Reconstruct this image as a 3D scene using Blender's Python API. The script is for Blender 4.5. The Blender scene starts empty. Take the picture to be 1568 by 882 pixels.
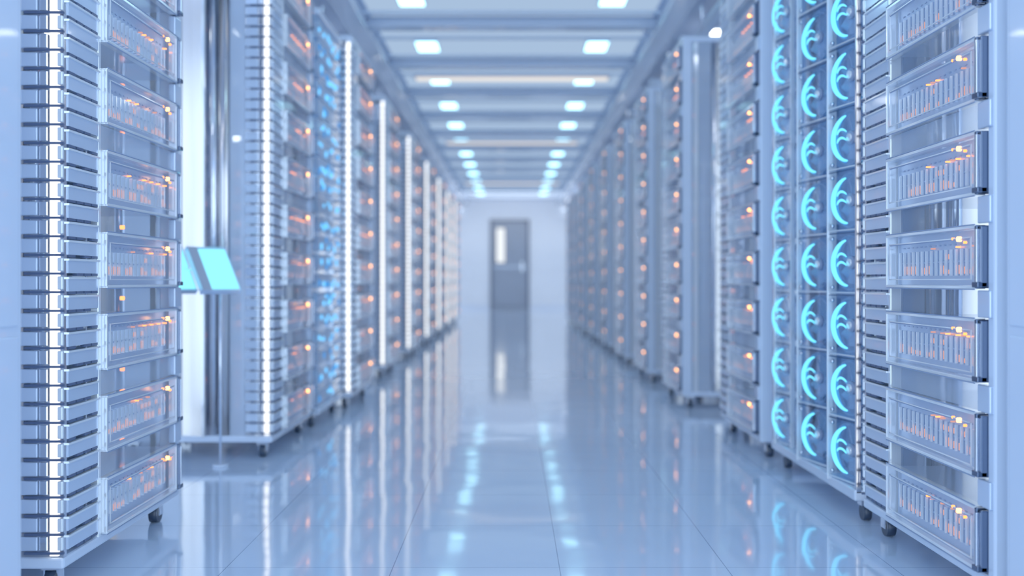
import bpy, bmesh, math, random
from mathutils import Vector, Matrix
random.seed(4)
sc = bpy.context.scene
sc.view_settings.view_transform = 'Standard'
sc.view_settings.exposure = 0.55
sc.view_settings.gamma = 1.25
COL = sc.collection

# ------------------------------------------------------------------ materials
def new_mat(name):
    m = bpy.data.materials.new(name); m.use_nodes = True
    nt = m.node_tree
    for n in list(nt.nodes): nt.nodes.remove(n)
    out = nt.nodes.new('ShaderNodeOutputMaterial')
    return m, nt, out

def pbr(name, col, rough=0.4, metal=0.0, coat=0.0, noise=0.0, nscale=8.0, bump=0.0, stretch=None):
    m, nt, out = new_mat(name)
    p = nt.nodes.new('ShaderNodeBsdfPrincipled')
    p.inputs['Base Color'].default_value = (*col, 1)
    p.inputs['Roughness'].default_value = rough
    p.inputs['Metallic'].default_value = metal
    p.inputs['Coat Weight'].default_value = coat
    nt.links.new(p.outputs[0], out.inputs[0])
    if noise > 0 or bump > 0:
        tc = nt.nodes.new('ShaderNodeTexCoord')
        mp = nt.nodes.new('ShaderNodeMapping')
        if stretch: mp.inputs['Scale'].default_value = stretch
        nz = nt.nodes.new('ShaderNodeTexNoise'); nz.inputs['Scale'].default_value = nscale
        nt.links.new(tc.outputs['Object'], mp.inputs[0]); nt.links.new(mp.outputs[0], nz.inputs['Vector'])
        if noise > 0:
            mx = nt.nodes.new('ShaderNodeMix'); mx.data_type = 'RGBA'
            mx.inputs[6].default_value = (*[c*(1-noise) for c in col], 1)
            mx.inputs[7].default_value = (*[min(1, c*(1+noise)) for c in col], 1)
            nt.links.new(nz.outputs[0], mx.inputs[0]); nt.links.new(mx.outputs[2], p.inputs['Base Color'])
        if bump > 0:
            b = nt.nodes.new('ShaderNodeBump'); b.inputs['Strength'].default_value = bump
            b.inputs['Distance'].default_value = 0.01
            nt.links.new(nz.outputs[0], b.inputs['Height']); nt.links.new(b.outputs[0], p.inputs['Normal'])
    return m

def clear(name, col, transp=0.6, rough=0.1, tint=(0.96, 0.98, 1.0), graze=0.35):
    """acrylic sheet: see-through face on, more reflective at grazing angles"""
    m, nt, out = new_mat(name)
    t = nt.nodes.new('ShaderNodeBsdfTransparent'); t.inputs[0].default_value = (*tint, 1)
    p = nt.nodes.new('ShaderNodeBsdfPrincipled')
    p.inputs['Base Color'].default_value = (*col, 1); p.inputs['Roughness'].default_value = rough
    p.inputs['Specular IOR Level'].default_value = 0.9
    lw = nt.nodes.new('ShaderNodeLayerWeight'); lw.inputs[0].default_value = 0.5
    pw = nt.nodes.new('ShaderNodeMath'); pw.operation = 'POWER'; pw.inputs[1].default_value = 4
    ad = nt.nodes.new('ShaderNodeMath'); ad.operation = 'MULTIPLY_ADD'; ad.use_clamp = True
    ad.inputs[1].default_value = graze; ad.inputs[2].default_value = 1 - transp
    nt.links.new(lw.outputs['Facing'], pw.inputs[0]); nt.links.new(pw.outputs[0], ad.inputs[0])
    mx = nt.nodes.new('ShaderNodeMixShader')
    nt.links.new(ad.outputs[0], mx.inputs[0]); nt.links.new(t.outputs[0], mx.inputs[1]); nt.links.new(p.outputs[0], mx.inputs[2])
    nt.links.new(mx.outputs[0], out.inputs[0])
    return m

def emit(name, col, s, sample=False):
    m, nt, out = new_mat(name)
    e = nt.nodes.new('ShaderNodeEmission'); e.inputs[0].default_value = (*col, 1); e.inputs[1].default_value = s
    nt.links.new(e.outputs[0], out.inputs[0])
    if not sample: m.cycles.emission_sampling = 'NONE'
    return m

M = {
 'white': pbr('powder_coat_white', (0.72, 0.81, 0.96), 0.2, 0.0, 0.5, noise=0.02, nscale=5),
 'pale': pbr('pale_plastic', (0.66, 0.77, 0.95), 0.16, 0.3, 0.4),
 'board': pbr('circuit_board_pale', (0.55, 0.64, 0.82), 0.22, 0.25),
 'chrome': pbr('brushed_chrome', (0.88, 0.91, 0.97), 0.12, 1.0, bump=0.05, nscale=30, stretch=(8, 8, 0.3)),
 'warmmetal': pbr('warm_polished_steel', (0.76, 0.71, 0.68), 0.18, 1.0, noise=0.25, nscale=3, stretch=(6, 6, 0.4)),
 'dark': pbr('dark_rubber', (0.03, 0.045, 0.08), 0.35),
 'slot': pbr('vent_shadow_slot', (0.07, 0.10, 0.19), 0.4),
 'rslot': pbr('caddy_slot', (0.26, 0.33, 0.50), 0.4),
 'fanback': pbr('fan_back_plate', (0.20, 0.31, 0.50), 0.2, 0.4),
 'bracket': pbr('smoked_bracket', (0.12, 0.16, 0.25), 0.12, 0.8),
 'acryl': clear('clear_acrylic', (0.85, 0.92, 1.0), 0.93, 0.04),
 'frost': clear('frosted_acrylic', (0.72, 0.82, 0.98), 0.6, 0.15),
 'edge': pbr('acrylic_edge', (0.94, 0.97, 1.0), 0.08, 0.35),
 'bluepl': clear('blue_acrylic', (0.48, 0.62, 0.84), 0.78, 0.08, (0.90, 0.95, 1.0)),
 'led_o': emit('led_orange', (1.0, 0.25, 0.05), 2.3),
 'led_y': emit('led_amber', (1.0, 0.40, 0.09), 5.5),
 'led_d': emit('led_dim_coral', (1.0, 0.40, 0.28), 0.52),
 'strip': emit('led_strip_white', (0.92, 0.96, 1.0), 1.4),
 'cyan': emit('fan_glow_cyan', (0.10, 0.60, 1.0), 1.35),
 'cyan2': emit('fan_glow_deep', (0.05, 0.32, 0.9), 0.6),
 'cyan3': emit('blue_led_soft', (0.12, 0.50, 1.0), 1.1),
 'screen': emit('screen_cyan', (0.18, 0.78, 1.0), 1.05),
 'grey': pbr('grey_plastic', (0.42, 0.48, 0.58), 0.3),
}

# ------------------------------------------------------------------ mesh builder
class MB:
    def __init__(s, names=()):
        s.bm = bmesh.new(); s.names = []
    def mi(s, n):
        if n not in s.names: s.names.append(n)
        return s.names.index(n)
    def box(s, x0, x1, y0, y1, z0, z1, mat, bevel=0, mtx=None):
        r = bmesh.ops.create_cube(s.bm, size=1)
        vs = r['verts']
        for v in vs:
            v.co = Vector(((x0+x1)/2 + v.co.x*(x1-x0), (y0+y1)/2 + v.co.y*(y1-y0), (z0+z1)/2 + v.co.z*(z1-z0)))
            if mtx: v.co = mtx @ v.co
        fs = set(f for v in vs for f in v.link_faces)
        for f in fs: f.material_index = s.mi(mat)
        if bevel:
            es = list(set(e for v in vs for e in v.link_edges))
            rr = bmesh.ops.bevel(s.bm, geom=es, offset=bevel, segments=2, affect='EDGES', profile=0.5)
            for f in rr['faces']: f.material_index = s.mi(mat)
    def sheet_x(s, x, y0, y1, z0, z1, mat, mtx=None):
        vs = [s.bm.verts.new((mtx @ Vector(c)) if mtx else Vector(c)) for c in ((x, y0, z0), (x, y1, z0), (x, y1, z1), (x, y0, z1))]
        s.bm.faces.new(vs).material_index = s.mi(mat)
    def sheet_z(s, z, x0, x1, y0, y1, mat):
        vs = [s.bm.verts.new(Vector(c)) for c in ((x0, y0, z), (x1, y0, z), (x1, y1, z), (x0, y1, z))]
        s.bm.faces.new(vs).material_index = s.mi(mat)
    def cyl(s, c, r, d, axis, mat, seg=16, r2=None, mtx=None):
        q = {'x': Matrix.Rotation(math.pi/2, 4, 'Y'), 'y': Matrix.Rotation(math.pi/2, 4, 'X'), 'z': Matrix.Identity(4)}[axis]
        mt = Matrix.Translation(c) @ q
        if mtx: mt = mtx @ mt
        rr = bmesh.ops.create_cone(s.bm, cap_ends=True, segments=seg, radius1=r, radius2=r if r2 is None else r2, depth=d, matrix=mt)
        for f in set(f for v in rr['verts'] for f in v.link_faces):
            f.material_index = s.mi(mat); f.smooth = len(f.verts) == 4
    def arc(s, mtx, R, w, t, a0, a1, mat, seg=14, taper=True):
        rows = []
        for i in range(seg+1):
            k = i/seg; a = a0+(a1-a0)*k
            ww = w*(math.sin(math.pi*k)**0.6 if taper else 1)+0.0012
            row = []
            for (rad, yy) in ((R-ww/2, -t/2), (R+ww/2, -t/2), (R+ww/2, t/2), (R-ww/2, t/2)):
                row.append(s.bm.verts.new(mtx @ Vector((rad*math.cos(a), yy, rad*math.sin(a)))))
            rows.append(row)
        for i in range(seg):
            for j in range(4):
                f = s.bm.faces.new((rows[i][j], rows[i][(j+1) % 4], rows[i+1][(j+1) % 4], rows[i+1][j]))
                f.material_index = s.mi(mat)
        for r in (rows[0], rows[-1]):
            f = s.bm.faces.new(r); f.material_index = s.mi(mat)
    def tube(s, mtx, R, rad, a0, a1, mat, seg=18, lift=0.0, sides=8):
        """round glowing tube bent to an arc in local XZ, bulging out of the plane by lift"""
        rows = []
        for i in range(seg+1):
            k = i/seg; a = a0+(a1-a0)*k
            rr = rad*(0.35+0.65*math.sin(math.pi*k)**0.7)
            yy = -lift*math.sin(math.pi*k)
            row = []
            for j in range(sides):
                b = 2*math.pi*j/sides
                q = R+rr*math.cos(b)
                row.append(s.bm.verts.new(mtx @ Vector((q*math.cos(a), yy+rr*math.sin(b), q*math.sin(a)))))
            rows.append(row)
        for i in range(seg):
            for j in range(sides):
                f = s.bm.faces.new((rows[i][j], rows[i][(j+1) % sides], rows[i+1][(j+1) % sides], rows[i+1][j]))
                f.material_index = s.mi(mat); f.smooth = True
        for r in (rows[0], rows[-1]):
            f = s.bm.faces.new(r); f.material_index = s.mi(mat)
    def mesh(s, name):
        bmesh.ops.recalc_face_normals(s.bm, faces=s.bm.faces)
        me = bpy.data.meshes.new(name); s.bm.to_mesh(me); s.bm.free()
        for n in s.names: me.materials.append(M[n])
        return me

def obj(name, me, loc=(0, 0, 0), rot=0, parent=None):
    o = bpy.data.objects.new(name, me); o.location = loc; o.rotation_euler[2] = rot
    COL.objects.link(o)
    if parent: o.parent = parent
    return o

# ------------------------------------------------------------------ server rack
H = 2.07; D = 0.76; W = 0.62; ZB = 0.066
def build_rack():
    b = MB()
    b.box(-W, 0.0, 0, D, ZB, ZB+0.026, 'white', 0.006)
    b.box(-W, 0.0, 0, D, H-0.03, H, 'white', 0.006)
    for cx in (-0.05, -W+0.05):
        for cy in (0.06, D-0.06):
            b.box(cx-0.022, cx+0.022, cy-0.018, cy+0.018, 0.052, ZB, 'chrome')
            b.box(cx-0.017, cx-0.013, cy-0.015, cy+0.015, 0.022, 0.055, 'chrome')
            b.box(cx+0.013, cx+0.017, cy-0.015, cy+0.015, 0.022, 0.055, 'chrome')
            b.cyl((cx, cy, 0.026), 0.026, 0.024, 'x', 'dark', 20)
    b.box(-0.03, 0.0, 0.185, 0.2, ZB+.02, H-.02, 'edge', 0.003)
    b.box(-W, -W+0.035, 0, 0.035, ZB+.02, H-.02, 'white', 0.004)
    b.box(-W, -W+0.035, D-0.035, D, ZB+.02, H-.02, 'white', 0.004)
    b.box(-0.05, 0.0, D-0.03, D, ZB+.02, H-.02, 'white', 0.005)
    # near corner: lit strip with comb of ticks
    b.box(-0.030, -0.002, 0.004, 0.02, ZB+.02, H-.03, 'chrome')
    b.box(-0.030, -0.012, -0.002, 0.004, ZB+.03, H-.04, 'strip')
    n = int((H-0.14)/0.0415)
    for i in range(n):
        z = ZB+0.035+i*0.0415
        b.box(-0.085, 0.002, -0.008, 0.0, z, z+0.0052, 'slot')
        b.box(-0.012, 0.0, -0.006, 0.004, z+0.008, z+0.038, 'edge', 0.002)
        b.box(-0.052, -0.034, -0.006, 0.008, z+0.007, z+0.039, 'chrome', 0.002)
        b.box(-0.105, -0.056, -0.006, 0.008, z+0.007, z+0.039, 'pale', 0.003)
        b.box(-0.014, 0.0, 0.022, 0.182, z+0.004, z+0.034, 'pale')
        b.box(-0.004, 0.005, 0.018, 0.184, z+0.032, z+0.0365, 'edge')
        for k in range(4):
            if (i*7+k*3) % 5 != 0:
                b.box(-0.010, 0.001, 0.026+k*0.04, 0.058+k*0.04, z-0.002, z+0.004, 'slot')
    b.box(-0.04, -0.03, 0.022, 0.182, ZB+.02, H-.03, 'pale')
    # near side wall (faces -y)
    b.box(-0.17, -0.11, 0.006, 0.012, ZB+.02, H-.03, 'frost')
    b.cyl((-0.195, 0.035, (ZB+H)/2), 0.028, H-ZB-.05, 'z', 'warmmetal', 24)
    b.cyl((-0.245, 0.045, (ZB+H)/2), 0.016, H-ZB-.05, 'z', 'chrome', 20)
    b.box(-0.37, -0.27, 0.02, 0.03, ZB+.02, H-.03, 'warmmetal')
    b.box(-W+0.03, -0.37, 0.0, 0.02, ZB+.02, H-.03, 'white', 0.003)
    b.box(-0.28, -0.27, -0.004, 0.02, ZB+.02, H-.03, 'edge')
    # far side wall: thin clear pane and stays
    b.box(-0.16, -0.05, D-0.012, D-0.008, ZB+.02, H-.03, 'frost')
    b.cyl((-0.175, D-0.02, (ZB+H)/2), 0.012, H-ZB-.05, 'z', 'chrome', 16)
    b.box(-0.085, -0.065, D-0.012, D-0.004, ZB+.02, H-.03, 'edge', 0.002)
    for i in range(9):
        z = 0.16+i*0.2
        b.box(-0.16, -0.05, D-0.02, D-0.012, z, z+0.007, 'edge')
    # back: chrome uprights
    for y, r in ((0.30, 0.028), (0.42, 0.018), (0.60, 0.028)):
        b.cyl((-0.36, y, (ZB+H)/2), r, H-ZB-.05, 'z', 'chrome', 20)
    b.box(-0.41, -0.40, 0.36, 0.66, ZB+.02, H-.03, 'warmmetal')
    U0, U1 = 0.205, 0.70
    for i in range(10):
        z0 = 0.096+0.2*i; z1 = z0+0.130
        b.sheet_z(z0+0.004, -0.33, -0.002, U0, U1, 'frost')
        b.sheet_z(z1-0.004, -0.33, -0.002, U0, U1, 'frost')
        b.box(-0.022, -0.018, U0, U1, z0+.004, z1-.004, 'board')
        b.sheet_x(0.010, U0, U1, z0, z1, 'acryl')
        e = 0.0035
        b.box(-0.01, 0.013, U0, U1, z0-e, z0+e, 'edge', 0.001); b.box(-0.01, 0.013, U0, U1, z1-e, z1+e, 'edge', 0.001)
        b.box(-0.01, 0.013, U0-e, U0+e, z0, z1, 'edge', 0.001); b.box(-0.01, 0.013, U1-e, U1+e, z0, z1, 'edge', 0.001)
        b.box(0.012, 0.014, U0, U1, z0-e-0.0022, z0-e, 'rslot'); b.box(0.012, 0.014, U0, U1, z1+e, z1+e+0.0022, 'rslot')
        b.box(0.010, 0.0125, U0+0.02, U1-0.02, z0+0.016, z0+0.0185, 'edge')
        b.box(0.010, 0.0125, U0+0.02, U1-0.02, z1-0.0235, z1-0.021, 'edge')
        b.box(0.010, 0.0115, U0+0.02, U1-0.02, z1-0.026, z1-0.0235, 'rslot')
        for yy in (U0+0.02, U1-0.022):
            b.box(0.010, 0.0125, yy, yy+0.003, z0+0.016, z1-0.021, 'edge')
        nr = 17
        for k in range(nr):
            y = U0+0.03+k*(U1-U0-0.07)/(nr-1)
            b.box(-0.018, -0.010, y, y+0.006, z0+0.026, z0+0.086, 'edge')
            b.box(-0.018, -0.0145, y+0.007, y+0.010, z0+0.026, z0+0.086, 'rslot')
            b.box(-0.018, -0.014, y+0.008, y+0.022, z0+0.056, z0+0.060, 'rslot')
            b.box(-0.018, -0.016, y+0.010, y+0.020, z0+0.096, z0+0.099, 'rslot')
            if random.random() < 0.7:
                hh = random.choice((0.016, 0.010, 0.020))
                b.box(-0.018, -0.0135, y+0.013, y+0.019, z0+0.03, z0+0.03+hh, 'led_d')
            if k > 5 and random.random() < 0.5:
                b.box(-0.018, -0.008, y+0.010, y+0.015, z0+0.089, z0+0.0925, 'led_d' if k % 2 else 'led_o')
            if k > 6 and random.random() < 0.35:
                b.box(-0.018, -0.0135, y+0.013, y+0.019, z0+0.064, z0+0.076, 'led_d')
        b.cyl((0.012, U1-0.075, z1-0.024), 0.0055, 0.008, 'x', 'led_y', 12)
        b.cyl((0.010, U1-0.108, z1-0.022), 0.0030, 0.006, 'x', 'led_o', 10)
        b.cyl((0.010, U1-0.05, z1-0.032), 0.0030, 0.006, 'x', 'led_o', 10)
        # latch bracket
        b.box(-0.012, 0.016, U1+0.004, U1+0.014, z0-0.002, z1+0.002, 'bracket', 0.002)
        b.box(-0.006, 0.02, U1+0.016, U1+0.022, z0+0.006, z1-0.006, 'chrome', 0.001)
        b.box(-0.010, 0.014, U1+0.023, U1+0.031, z0+0.0, z1-0.0, 'bracket', 0.002)
        b.box(0.0, 0.022, U1+0.004, U1+0.031, z0, z0+0.012, 'bracket', 0.002)
        if i < 9:
            b.sheet_x(-0.004, U0, U1, z1+0.006, z1+0.064, 'frost' if i % 3 == 1 else 'acryl')
            b.box(-0.012, 0.008, U1, D-0.005, z1+0.006, z1+0.064, 'pale', 0.003)
            b.cyl((-0.10, U1-0.12, z1+0.035), 0.006, 0.01, 'x', 'led_o', 10)
    return b.mesh('server_rack_mesh')
rack = build_rack()

LEFT = [(-1.0, 2.185), (-0.955, 3.90), (-0.885, 5.42), (-0.93, 7.2), (-0.93, 9.0), (-0.93, 10.9), (-0.93, 12.7), (-0.93, 14.5), (-0.93, 16.2)]
RIGHT = [(1.0, 2.03), (0.99, 3.90), (0.95, 5.45), (0.95, 6.85), (0.95, 8.3), (0.95, 9.8), (0.95, 11.4), (0.95, 13.1), (0.95, 14.8), (0.95, 16.4)]
for x, y in LEFT: obj('server_rack', rack, (x, y, 0))
for x, y in RIGHT: obj('server_rack', rack, (x, y+D, 0), math.pi)
for k in range(6):
    y = 3.4+k*2.6
    obj('server_rack', rack, (-3.3, y, 0))
    obj('server_rack', rack, (3.3, y+D, 0), math.pi)

# ------------------------------------------------------------------ fan rack
def build_fans(cols, length, mirror=True):
    b = MB()
    z0 = 0.10; P = 0.19; n = 10
    b.box(-0.30, -0.01, 0, length, 0.066, 0.098, 'white', 0.005)
    b.box(-0.30, -0.01, 0, length, z0+n*P+.01, z0+n*P+.04, 'white', 0.005)
    for cx in (-0.06, -0.25):
        for cy in (0.05, length-0.05):
            b.box(cx-0.018, cx+0.018, cy-0.018, cy+0.018, 0.045, 0.068, 'chrome')
            b.cyl((cx, cy, 0.024), 0.024, 0.022, 'x', 'dark', 18)
    for yy in (0.0, length-0.012):
        for xx in (-0.30, -0.03):
            b.box(xx, xx+0.014, yy, yy+0.014, 0.09, z0+n*P+.02, 'chrome')
    b.box(-0.20, -0.19, 0.02, length-0.02, 0.1, z0+n*P, 'fanback')
    for yc, th, wd in cols:
        base = Matrix.Translation((-0.03, yc, 0)) @ Matrix.Rotation(-th, 4, 'Z')
        h = wd/2
        b.box(-0.006, 0.012, -h-0.006, -h, 0.09, z0+n*P, 'edge', 0.001, base)
        b.box(-0.006, 0.012, h, h+0.006, 0.09, z0+n*P, 'edge', 0.001, base)
        for i in range(n):
            zc = z0+P*(i+0.5)
            mm = base @ Matrix.Translation((0, 0, zc))
            q = P/2-0.006
            b.box(-0.05, 0.006, -h, h, -q-0.003, -q+0.001, 'bluepl', 0, mm)
            b.box(0.002, 0.010, -h, h, -q-0.004, -q, 'edge', 0.001, mm)
            b.box(0.002, 0.008, -h, h, q, q+0.003, 'bracket', 0, mm)
            b.box(-0.05, 0.004, -h, -h+0.004, -q, q, 'bluepl', 0, mm)
            b.sheet_x(-0.055, -h, h, -q, q, 'bluepl', mm)
            # motor block and clips seen through the clear case
            b.box(-0.05, -0.03, -h*0.55, h*0.15, -q+0.004, -q+0.03, 'bracket', 0.003, mm)
            b.box(-0.04, -0.02, -h*0.8, -h*0.55, q-0.04, q-0.01, 'rslot', 0.003, mm)
            for a in (-1, 1):
                for c in (-1, 1):
                    b.cyl((0.004, a*(h-0.014), c*(q-0.014)), 0.006, 0.008, 'x', 'chrome', 8, mtx=mm)
            fm = mm @ Matrix.Rotation(math.pi/2, 4, 'Z')
            R = 0.074
            b.arc(fm @ Matrix.Translation((0, 0.012, 0)), R+0.008, 0.003, 0.02, 0, 2*math.pi, 'bluepl', 28, False)
            b.tube(fm @ Matrix.Translation((0, 0.0, 0)), R-0.004, 0.0072, math.radians(-84), math.radians(76), 'cyan', 18, 0.010)
            b.arc(fm @ Matrix.Translation((0, 0.006, 0)), R+0.003, 0.010, 0.004, math.radians(-74), math.radians(66), 'cyan2', 18)
            b.cyl((-0.010, 0, 0), 0.020, 0.010, 'x', 'rslot', 18, mtx=mm)
            b.cyl((-0.003, 0, 0), 0.012, 0.006, 'x', 'edge', 14, mtx=mm)
            for k in range(7):
                a = 2*math.pi*k/7+0.3
                bl = fm @ Matrix.Rotation(-a, 4, 'Y') @ Matrix.Translation((0.042, 0.018, 0)) @ Matrix.Rotation(0.6, 4, 'X')
                b.box(-0.022, 0.022, -0.0015, 0.0015, -0.013, 0.013, 'bluepl', 0, bl)
            for zz in (0.022, -0.004):
                b.tube(fm @ Matrix.Translation((0.030, -0.004, zz-0.030)), 0.036, 0.0036, math.radians(40), math.radians(135), 'cyan', 8, 0.003, 6)
    if mirror:
        for v in b.bm.verts: v.co.x = -v.co.x
    return b.mesh('fan_mesh')
f1r = build_fans([(0.11, 0.21, 0.2), (0.42, 0.21, 0.22), (0.80, 0.21, 0.12)], 0.92)
obj('cooling_fan_rack', f1r, (0.99, 2.86, 0))

def build_switch():
    b = MB()
    Lc = 0.64
    b.box(-0.5, 0, 0, Lc, 0.066, 0.095, 'white', 0.005); b.box(-0.5, 0, 0, Lc, 2.0, 2.03, 'white', 0.005)
    for cx in (-0.05, -0.45):
        for cy in (0.05, Lc-0.05):
            b.box(cx-0.018, cx+0.018, cy-0.018, cy+0.018, 0.045, 0.068, 'chrome')
            b.cyl((cx, cy, 0.024), 0.024, 0.022, 'x', 'dark', 16)
            b.box(cx-0.01, cx+0.01, cy-0.01, cy+0.01, 0.09, 2.01, 'chrome')
    b.box(-0.06, -0.05, 0.02, Lc-0.02, 0.095, 2.0, 'pale')
    for i in range(20):
        z = 0.11+i*0.094
        b.box(-0.05, -0.012, 0.02, Lc-0.02, z, z+0.07, 'frost')
        b.box(-0.014, -0.006, 0.02, Lc-0.02, z+0.068, z+0.073, 'edge')
        for k in range(10):
            y = 0.03+k*0.058
            if random.random() < 0.55:
                b.cyl((-0.010, y+0.02, z+random.uniform(.01, .06)), random.uniform(0.008, 0.017), 0.006, 'x', 'cyan3', 12)
            if random.random() < 0.3:
                b.cyl((-0.010, y+0.03, z+random.uniform(.01, .06)), 0.016, 0.005, 'x', 'cyan2', 12)
    return b.mesh('switch_mesh')
obj('network_switch_rack', build_switch(), (-0.93, 4.73, 0))

# ------------------------------------------------------------------ foreground storage cabinets
def build_cab():
    b = MB()
    b.box(-0.6, 0, 0, 0.8, 0.066, 2.1, 'white', 0.012)
    b.box(0.0, 0.006, 0.03, 0.77, 0.62, 2.06, 'white', 0.003)
    b.box(0.0, 0.006, 0.03, 0.77, 0.09, 0.60, 'white', 0.003)
    b.box(0.003, 0.009, 0.35, 0.45, 1.0, 1.03, 'pale', 0.002)
    for k in range(6): b.box(0.004, 0.008, 0.2, 0.6, 0.2+k*0.04, 0.212+k*0.04, 'slot')
    for cx in (-0.05, -0.55):
        for cy in (0.06, 0.74):
            b.box(cx-0.02, cx+0.02, cy-0.02, cy+0.02, 0.045, 0.068, 'chrome')
            b.cyl((cx, cy, 0.025), 0.025, 0.024, 'x', 'dark', 18)
    return b.mesh('cabinet_mesh')
cab = build_cab()
obj('equipment_cabinet', cab, (-0.982, 1.17, 0))
obj('equipment_cabinet', cab, (1.0, 1.19+0.80, 0), math.pi)

# ------------------------------------------------------------------ control kiosk
def build_screen():
    b = MB()
    t = math.radians(36)
    nrm_h = Vector((0.72, -0.69, 0)).normalized()
    wdir = Vector((0.69, 0.72, 0)).normalized()
    down = (nrm_h*math.sin(t)+Vector((0, 0, -math.cos(t)))).normalized()
    nn = wdir.cross(down)
    if nn.dot(nrm_h) < 0: nn = -nn
    R = Matrix((wdir, nn, -down)).transposed().to_4x4() @ Matrix.Scale(1.1, 4)
    for ox in (0.0, -0.165):
        m = Matrix.Translation((ox, 0, 0.755)) @ R
        b.box(-0.080, 0.062, -0.016, 0, -0.092, 0.092, 'pale', 0.004, m)
        b.box(-0.042, 0.058, 0, 0.002, -0.084, 0.084, 'screen', 0, m)
        b.box(-0.078, -0.046, 0, 0.002, -0.090, 0.090, 'grey', 0, m)
        b.box(-0.012, 0.012, -0.04, -0.012, -0.02, 0.02, 'chrome', 0.003, m)
    b.cyl((-0.08, 0.035, 0.755), 0.006, 0.2, 'x', 'chrome', 12)
    b.cyl((0.005, 0.035, 0.38), 0.005, 0.76, 'z', 'chrome', 12)
    b.cyl((0.005, 0.035, 0.005), 0.03, 0.010, 'z', 'white', 28)
    return b.mesh('screen_mesh')
obj('touchscreen_kiosk', build_screen(), (-1.12, 3.71, 0))

# ------------------------------------------------------------------ room
Y0, Y1, XW, CZ = -1.5, 25.0, 4.8, 2.8
def slab(name, dims, mat):
    M[mat.name] = mat
    bb = MB([mat.name]); bb.box(*dims, mat.name); return obj(name, bb.mesh(name))
fm_, nt, out = new_mat('glossy_floor_tile')
geo = nt.nodes.new('ShaderNodeNewGeometry')
mp = nt.nodes.new('ShaderNodeMapping'); mp.inputs['Location'].default_value = (0.295+0.4125*40, -2.84+0.4125*40, 0)
br = nt.nodes.new('ShaderNodeTexBrick'); br.offset = 0; br.squash = 1
br.inputs['Scale'].default_value = 1; br.inputs['Brick Width'].default_value = 0.4125; br.inputs['Row Height'].default_value = 0.4125
br.inputs['Mortar Size'].default_value = 0.0014; br.inputs['Mortar Smooth'].default_value = 0.2
br.inputs['Color1'].default_value = (0.63, 0.75, 0.94, 1); br.inputs['Color2'].default_value = (0.65, 0.77, 0.95, 1)
br.inputs['Mortar'].default_value = (0.28, 0.36, 0.52, 1)
p = nt.nodes.new('ShaderNodeBsdfPrincipled'); p.inputs['Roughness'].default_value = 0.08
p.inputs['Specular IOR Level'].default_value = 0.85; p.inputs['Coat Weight'].default_value = 0.45; p.inputs['Coat Roughness'].default_value = 0.04
nz = nt.nodes.new('ShaderNodeTexNoise'); nz.inputs['Scale'].default_value = 2.2; nz.inputs['Detail'].default_value = 1.5
bp = nt.nodes.new('ShaderNodeBump'); bp.inputs['Strength'].default_value = 0.16; bp.inputs['Distance'].default_value = 0.02
L = nt.links
L.new(geo.outputs['Position'], mp.inputs[0]); L.new(mp.outputs[0], br.inputs['Vector']); L.new(br.outputs['Color'], p.inputs['Base Color'])
L.new(geo.outputs['Position'], nz.inputs['Vector']); L.new(nz.outputs[0], bp.inputs['Height']); L.new(bp.outputs[0], p.inputs['Normal']); L.new(bp.outputs[0], p.inputs['Coat Normal'])
L.new(p.outputs[0], out.inputs[0])
slab('floor', (-XW, XW, Y0, Y1, -0.1, 0), fm_)
wallm = pbr('wall_paint', (0.80, 0.86, 0.95), 0.5, noise=0.02, nscale=2)
ceilm = pbr('ceiling_paint', (0.66, 0.76, 0.94), 0.45, noise=0.03, nscale=2)
slab('ceiling', (-XW, XW, Y0, Y1, CZ, CZ+0.1), ceilm)
slab('wall_far', (-XW, XW, Y1, Y1+0.1, -0.1, CZ+0.1), wallm)
slab('wall_left', (-XW-0.1, -XW, Y0, Y1+0.1, -0.1, CZ+0.1), wallm)
slab('wall_right', (XW, XW+0.1, Y0, Y1+0.1, -0.1, CZ+0.1), wallm)

M['beam'] = pbr('ceiling_beam_paint', (0.70, 0.79, 0.93), 0.35)
M['duct'] = pbr('galvanised_duct', (0.66, 0.72, 0.84), 0.3, 0.5)
M['lamp_c'] = emit('ceiling_lamp_cool', (0.36, 0.78, 1.0), 3.2, True)
M['fill_p'] = emit('ceiling_fill_glow', (0.47, 0.68, 1.0), 0.46, True)  # added fill: glowing ceiling sheets that lift the overall brightness
M['lamp_w'] = emit('ceiling_lamp_warmwhite', (1.0, 0.94, 0.86), 0.62, True)
M['fill_s'] = emit('side_aisle_fill', (0.85, 0.93, 1.0), 8, True)  # added fill over the side aisles, for more overall light
M['door'] = pbr('door_grey_paint', (0.26, 0.31, 0.40), 0.4)
M['doorf'] = pbr('door_frame_paint', (0.12, 0.15, 0.22), 0.4)
M['dglass'] = emit('door_window_lit', (0.88, 0.94, 1.0), 0.75)

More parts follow.
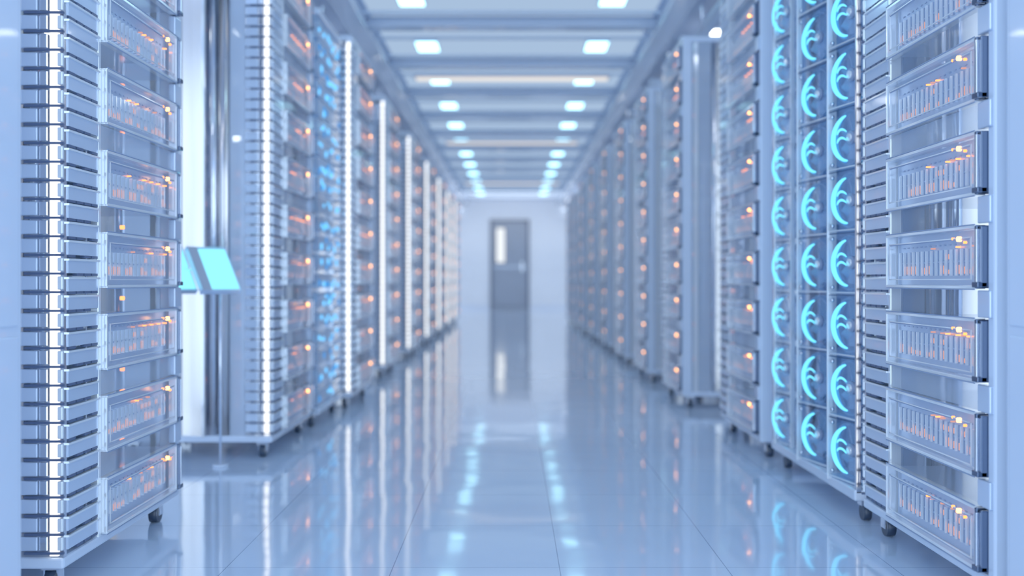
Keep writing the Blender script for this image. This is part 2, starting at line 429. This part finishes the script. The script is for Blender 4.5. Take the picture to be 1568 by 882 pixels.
b = MB()
lights_y = [-0.12+1.45*k for k in range(17)]
for y in lights_y:
    b.box(-1.15, 1.15, y+0.62, y+0.74, 2.73, CZ, 'beam', 0.01)
    b.box(-1.15, 1.15, y+0.60, y+0.76, 2.72, 2.735, 'white', 0.004)
    b.box(-1.15, 1.15, y-0.34, y-0.31, 2.745, 2.77, 'beam', 0.004)
    b.box(-1.15, 1.15, y+0.33, y+0.36, 2.745, 2.77, 'beam', 0.004)
for s in (-1, 1):
    b.box(s*1.2-0.05, s*1.2+0.05, Y0, Y1, 2.66, CZ, 'beam', 0.01)
    b.box(s*1.2-0.08, s*1.2+0.08, Y0, Y1, 2.65, 2.67, 'white', 0.004)
obj('ceiling_beams', b.mesh('ceiling_beams_mesh'))
b = MB()
for y in lights_y:
    for s in (-1, 1):
        b.box(s*0.74-0.105, s*0.74+0.105, y-0.18, y+0.18, 2.762, 2.785, 'white', 0.006)
        b.box(s*0.74-0.09, s*0.74+0.09, y-0.16, y+0.16, 2.754, 2.763, 'lamp_c')
    b.box(-1.1, 1.1, y-0.62, y+0.55, 2.785, 2.795, 'fill_p')  # added glow sheet between beams, not a fixture
obj('ceiling_panel_lights', b.mesh('lamps_mesh'))
b = MB()
for y in (0.85, 3.75, 9.45, 13.9, 19.7):
    b.box(-0.95, 0.95, y-0.02, y+0.16, 2.675, 2.705, 'white', 0.004)
    b.box(-0.93, 0.93, y, y+0.14, 2.667, 2.676, 'lamp_w')
for y in (2.0, 5.0, 8.0, 11.0, 14.0, 17.0, 20.0, 23.0):
    for s in (-1, 1):
        for xx in (2.1, 4.0):
            b.box(s*xx-0.5, s*xx+0.5, y-0.08, y+0.08, 2.74, 2.79, 'white', 0.004)
            b.box(s*xx-0.48, s*xx+0.48, y-0.06, y+0.06, 2.732, 2.741, 'fill_s')  # added emitters, fill light for the sides
obj('linear_ceiling_lights', b.mesh('linear_mesh'))
b = MB()
for s in (-1, 1):
    for x, z, r in ((1.42, 2.55, 0.05), (1.56, 2.50, 0.03), (1.68, 2.60, 0.06), (2.9, 2.5, 0.09)):
        b.cyl((s*x, (Y0+Y1)/2, z), r, Y1-Y0-.04, 'y', 'duct', 16)
    for x in (1.95, 2.35):
        b.box(s*x-0.01, s*x+0.01, Y0, Y1-.02, 2.38, 2.46, 'white')
    for k in range(59):
        y = Y0+0.2+k*0.44
        b.box(s*2.15-0.2, s*2.15+0.2, y-0.015, y+0.015, 2.38, 2.40, 'white')
    for y in lights_y:
        b.box(s*2.1-0.95, s*2.1+0.95, y+1.0, y+1.05, 2.34, 2.38, 'beam')
        for x in (1.3, 2.0, 2.9):
            b.cyl((s*x, y+1.02, 2.58), 0.008, 0.43, 'z', 'chrome', 8)
obj('overhead_pipes_and_cable_trays', b.mesh('pipes_mesh'))

b = MB()
dx = -0.06; yw = Y1-0.004
b.box(dx-0.50, dx-0.43, yw-0.06, yw, 0, 2.27, 'doorf', 0.006)
b.box(dx+0.43, dx+0.50, yw-0.06, yw, 0, 2.27, 'doorf', 0.006)
b.box(dx-0.50, dx+0.50, yw-0.06, yw, 2.20, 2.27, 'doorf', 0.006)
b.box(dx-0.43, dx+0.43, yw-0.035, yw, 0.01, 2.2, 'door', 0.004)
b.box(dx-0.38, dx+0.38, yw-0.045, yw-0.03, 0.06, 0.98, 'door', 0.006)
b.box(dx-0.43, dx+0.43, yw-0.055, yw-0.03, 1.05, 1.08, 'pale', 0.006)
b.box(dx-0.36, dx-0.10, yw-0.045, yw-0.03, 1.15, 2.08, 'doorf', 0.004)
b.box(dx-0.33, dx-0.13, yw-0.048, yw-0.044, 1.18, 2.05, 'dglass')
b.box(dx+0.30, dx+0.34, yw-0.09, yw-0.03, 0.95, 1.2, 'chrome', 0.004)
obj('door_1', b.mesh('door_mesh'))
b = MB(); b.box(-XW, -0.58, Y1-0.015, Y1, 0, 0.1, 'white', 0.003); b.box(0.46, XW, Y1-0.015, Y1, 0, 0.1, 'white', 0.003)
obj('baseboard_far', b.mesh('bb'))

# hidden fill light, added to brighten the end wall
l = bpy.data.lights.new('end_wall_fill', 'AREA'); l.shape = 'RECTANGLE'; l.size = 7; l.size_y = 0.15; l.energy = 46; l.color = (0.88, 0.94, 1.0)
o = bpy.data.objects.new('end_wall_fill', l); o.location = (0, 22.2, 2.6); o.rotation_euler = (math.radians(72), 0, 0); COL.objects.link(o)

w = bpy.data.worlds.new('World'); sc.world = w; w.use_nodes = True
bg = w.node_tree.nodes['Background']; bg.inputs[0].default_value = (0.54, 0.74, 1.0, 1); bg.inputs[1].default_value = 1.95

# ------------------------------------------------------------------ camera
c = bpy.data.cameras.new('Camera'); cam = bpy.data.objects.new('Camera', c); COL.objects.link(cam)
cam.location = (0, 0, 0.71); cam.rotation_euler = (math.pi/2, 0, 0)
c.sensor_width = 36; c.lens = 34.44; c.shift_y = -0.007; c.clip_start = 0.05; c.clip_end = 200
c.dof.use_dof = True; c.dof.focus_distance = 2.4; c.dof.aperture_fstop = 1.5
sc.camera = cam
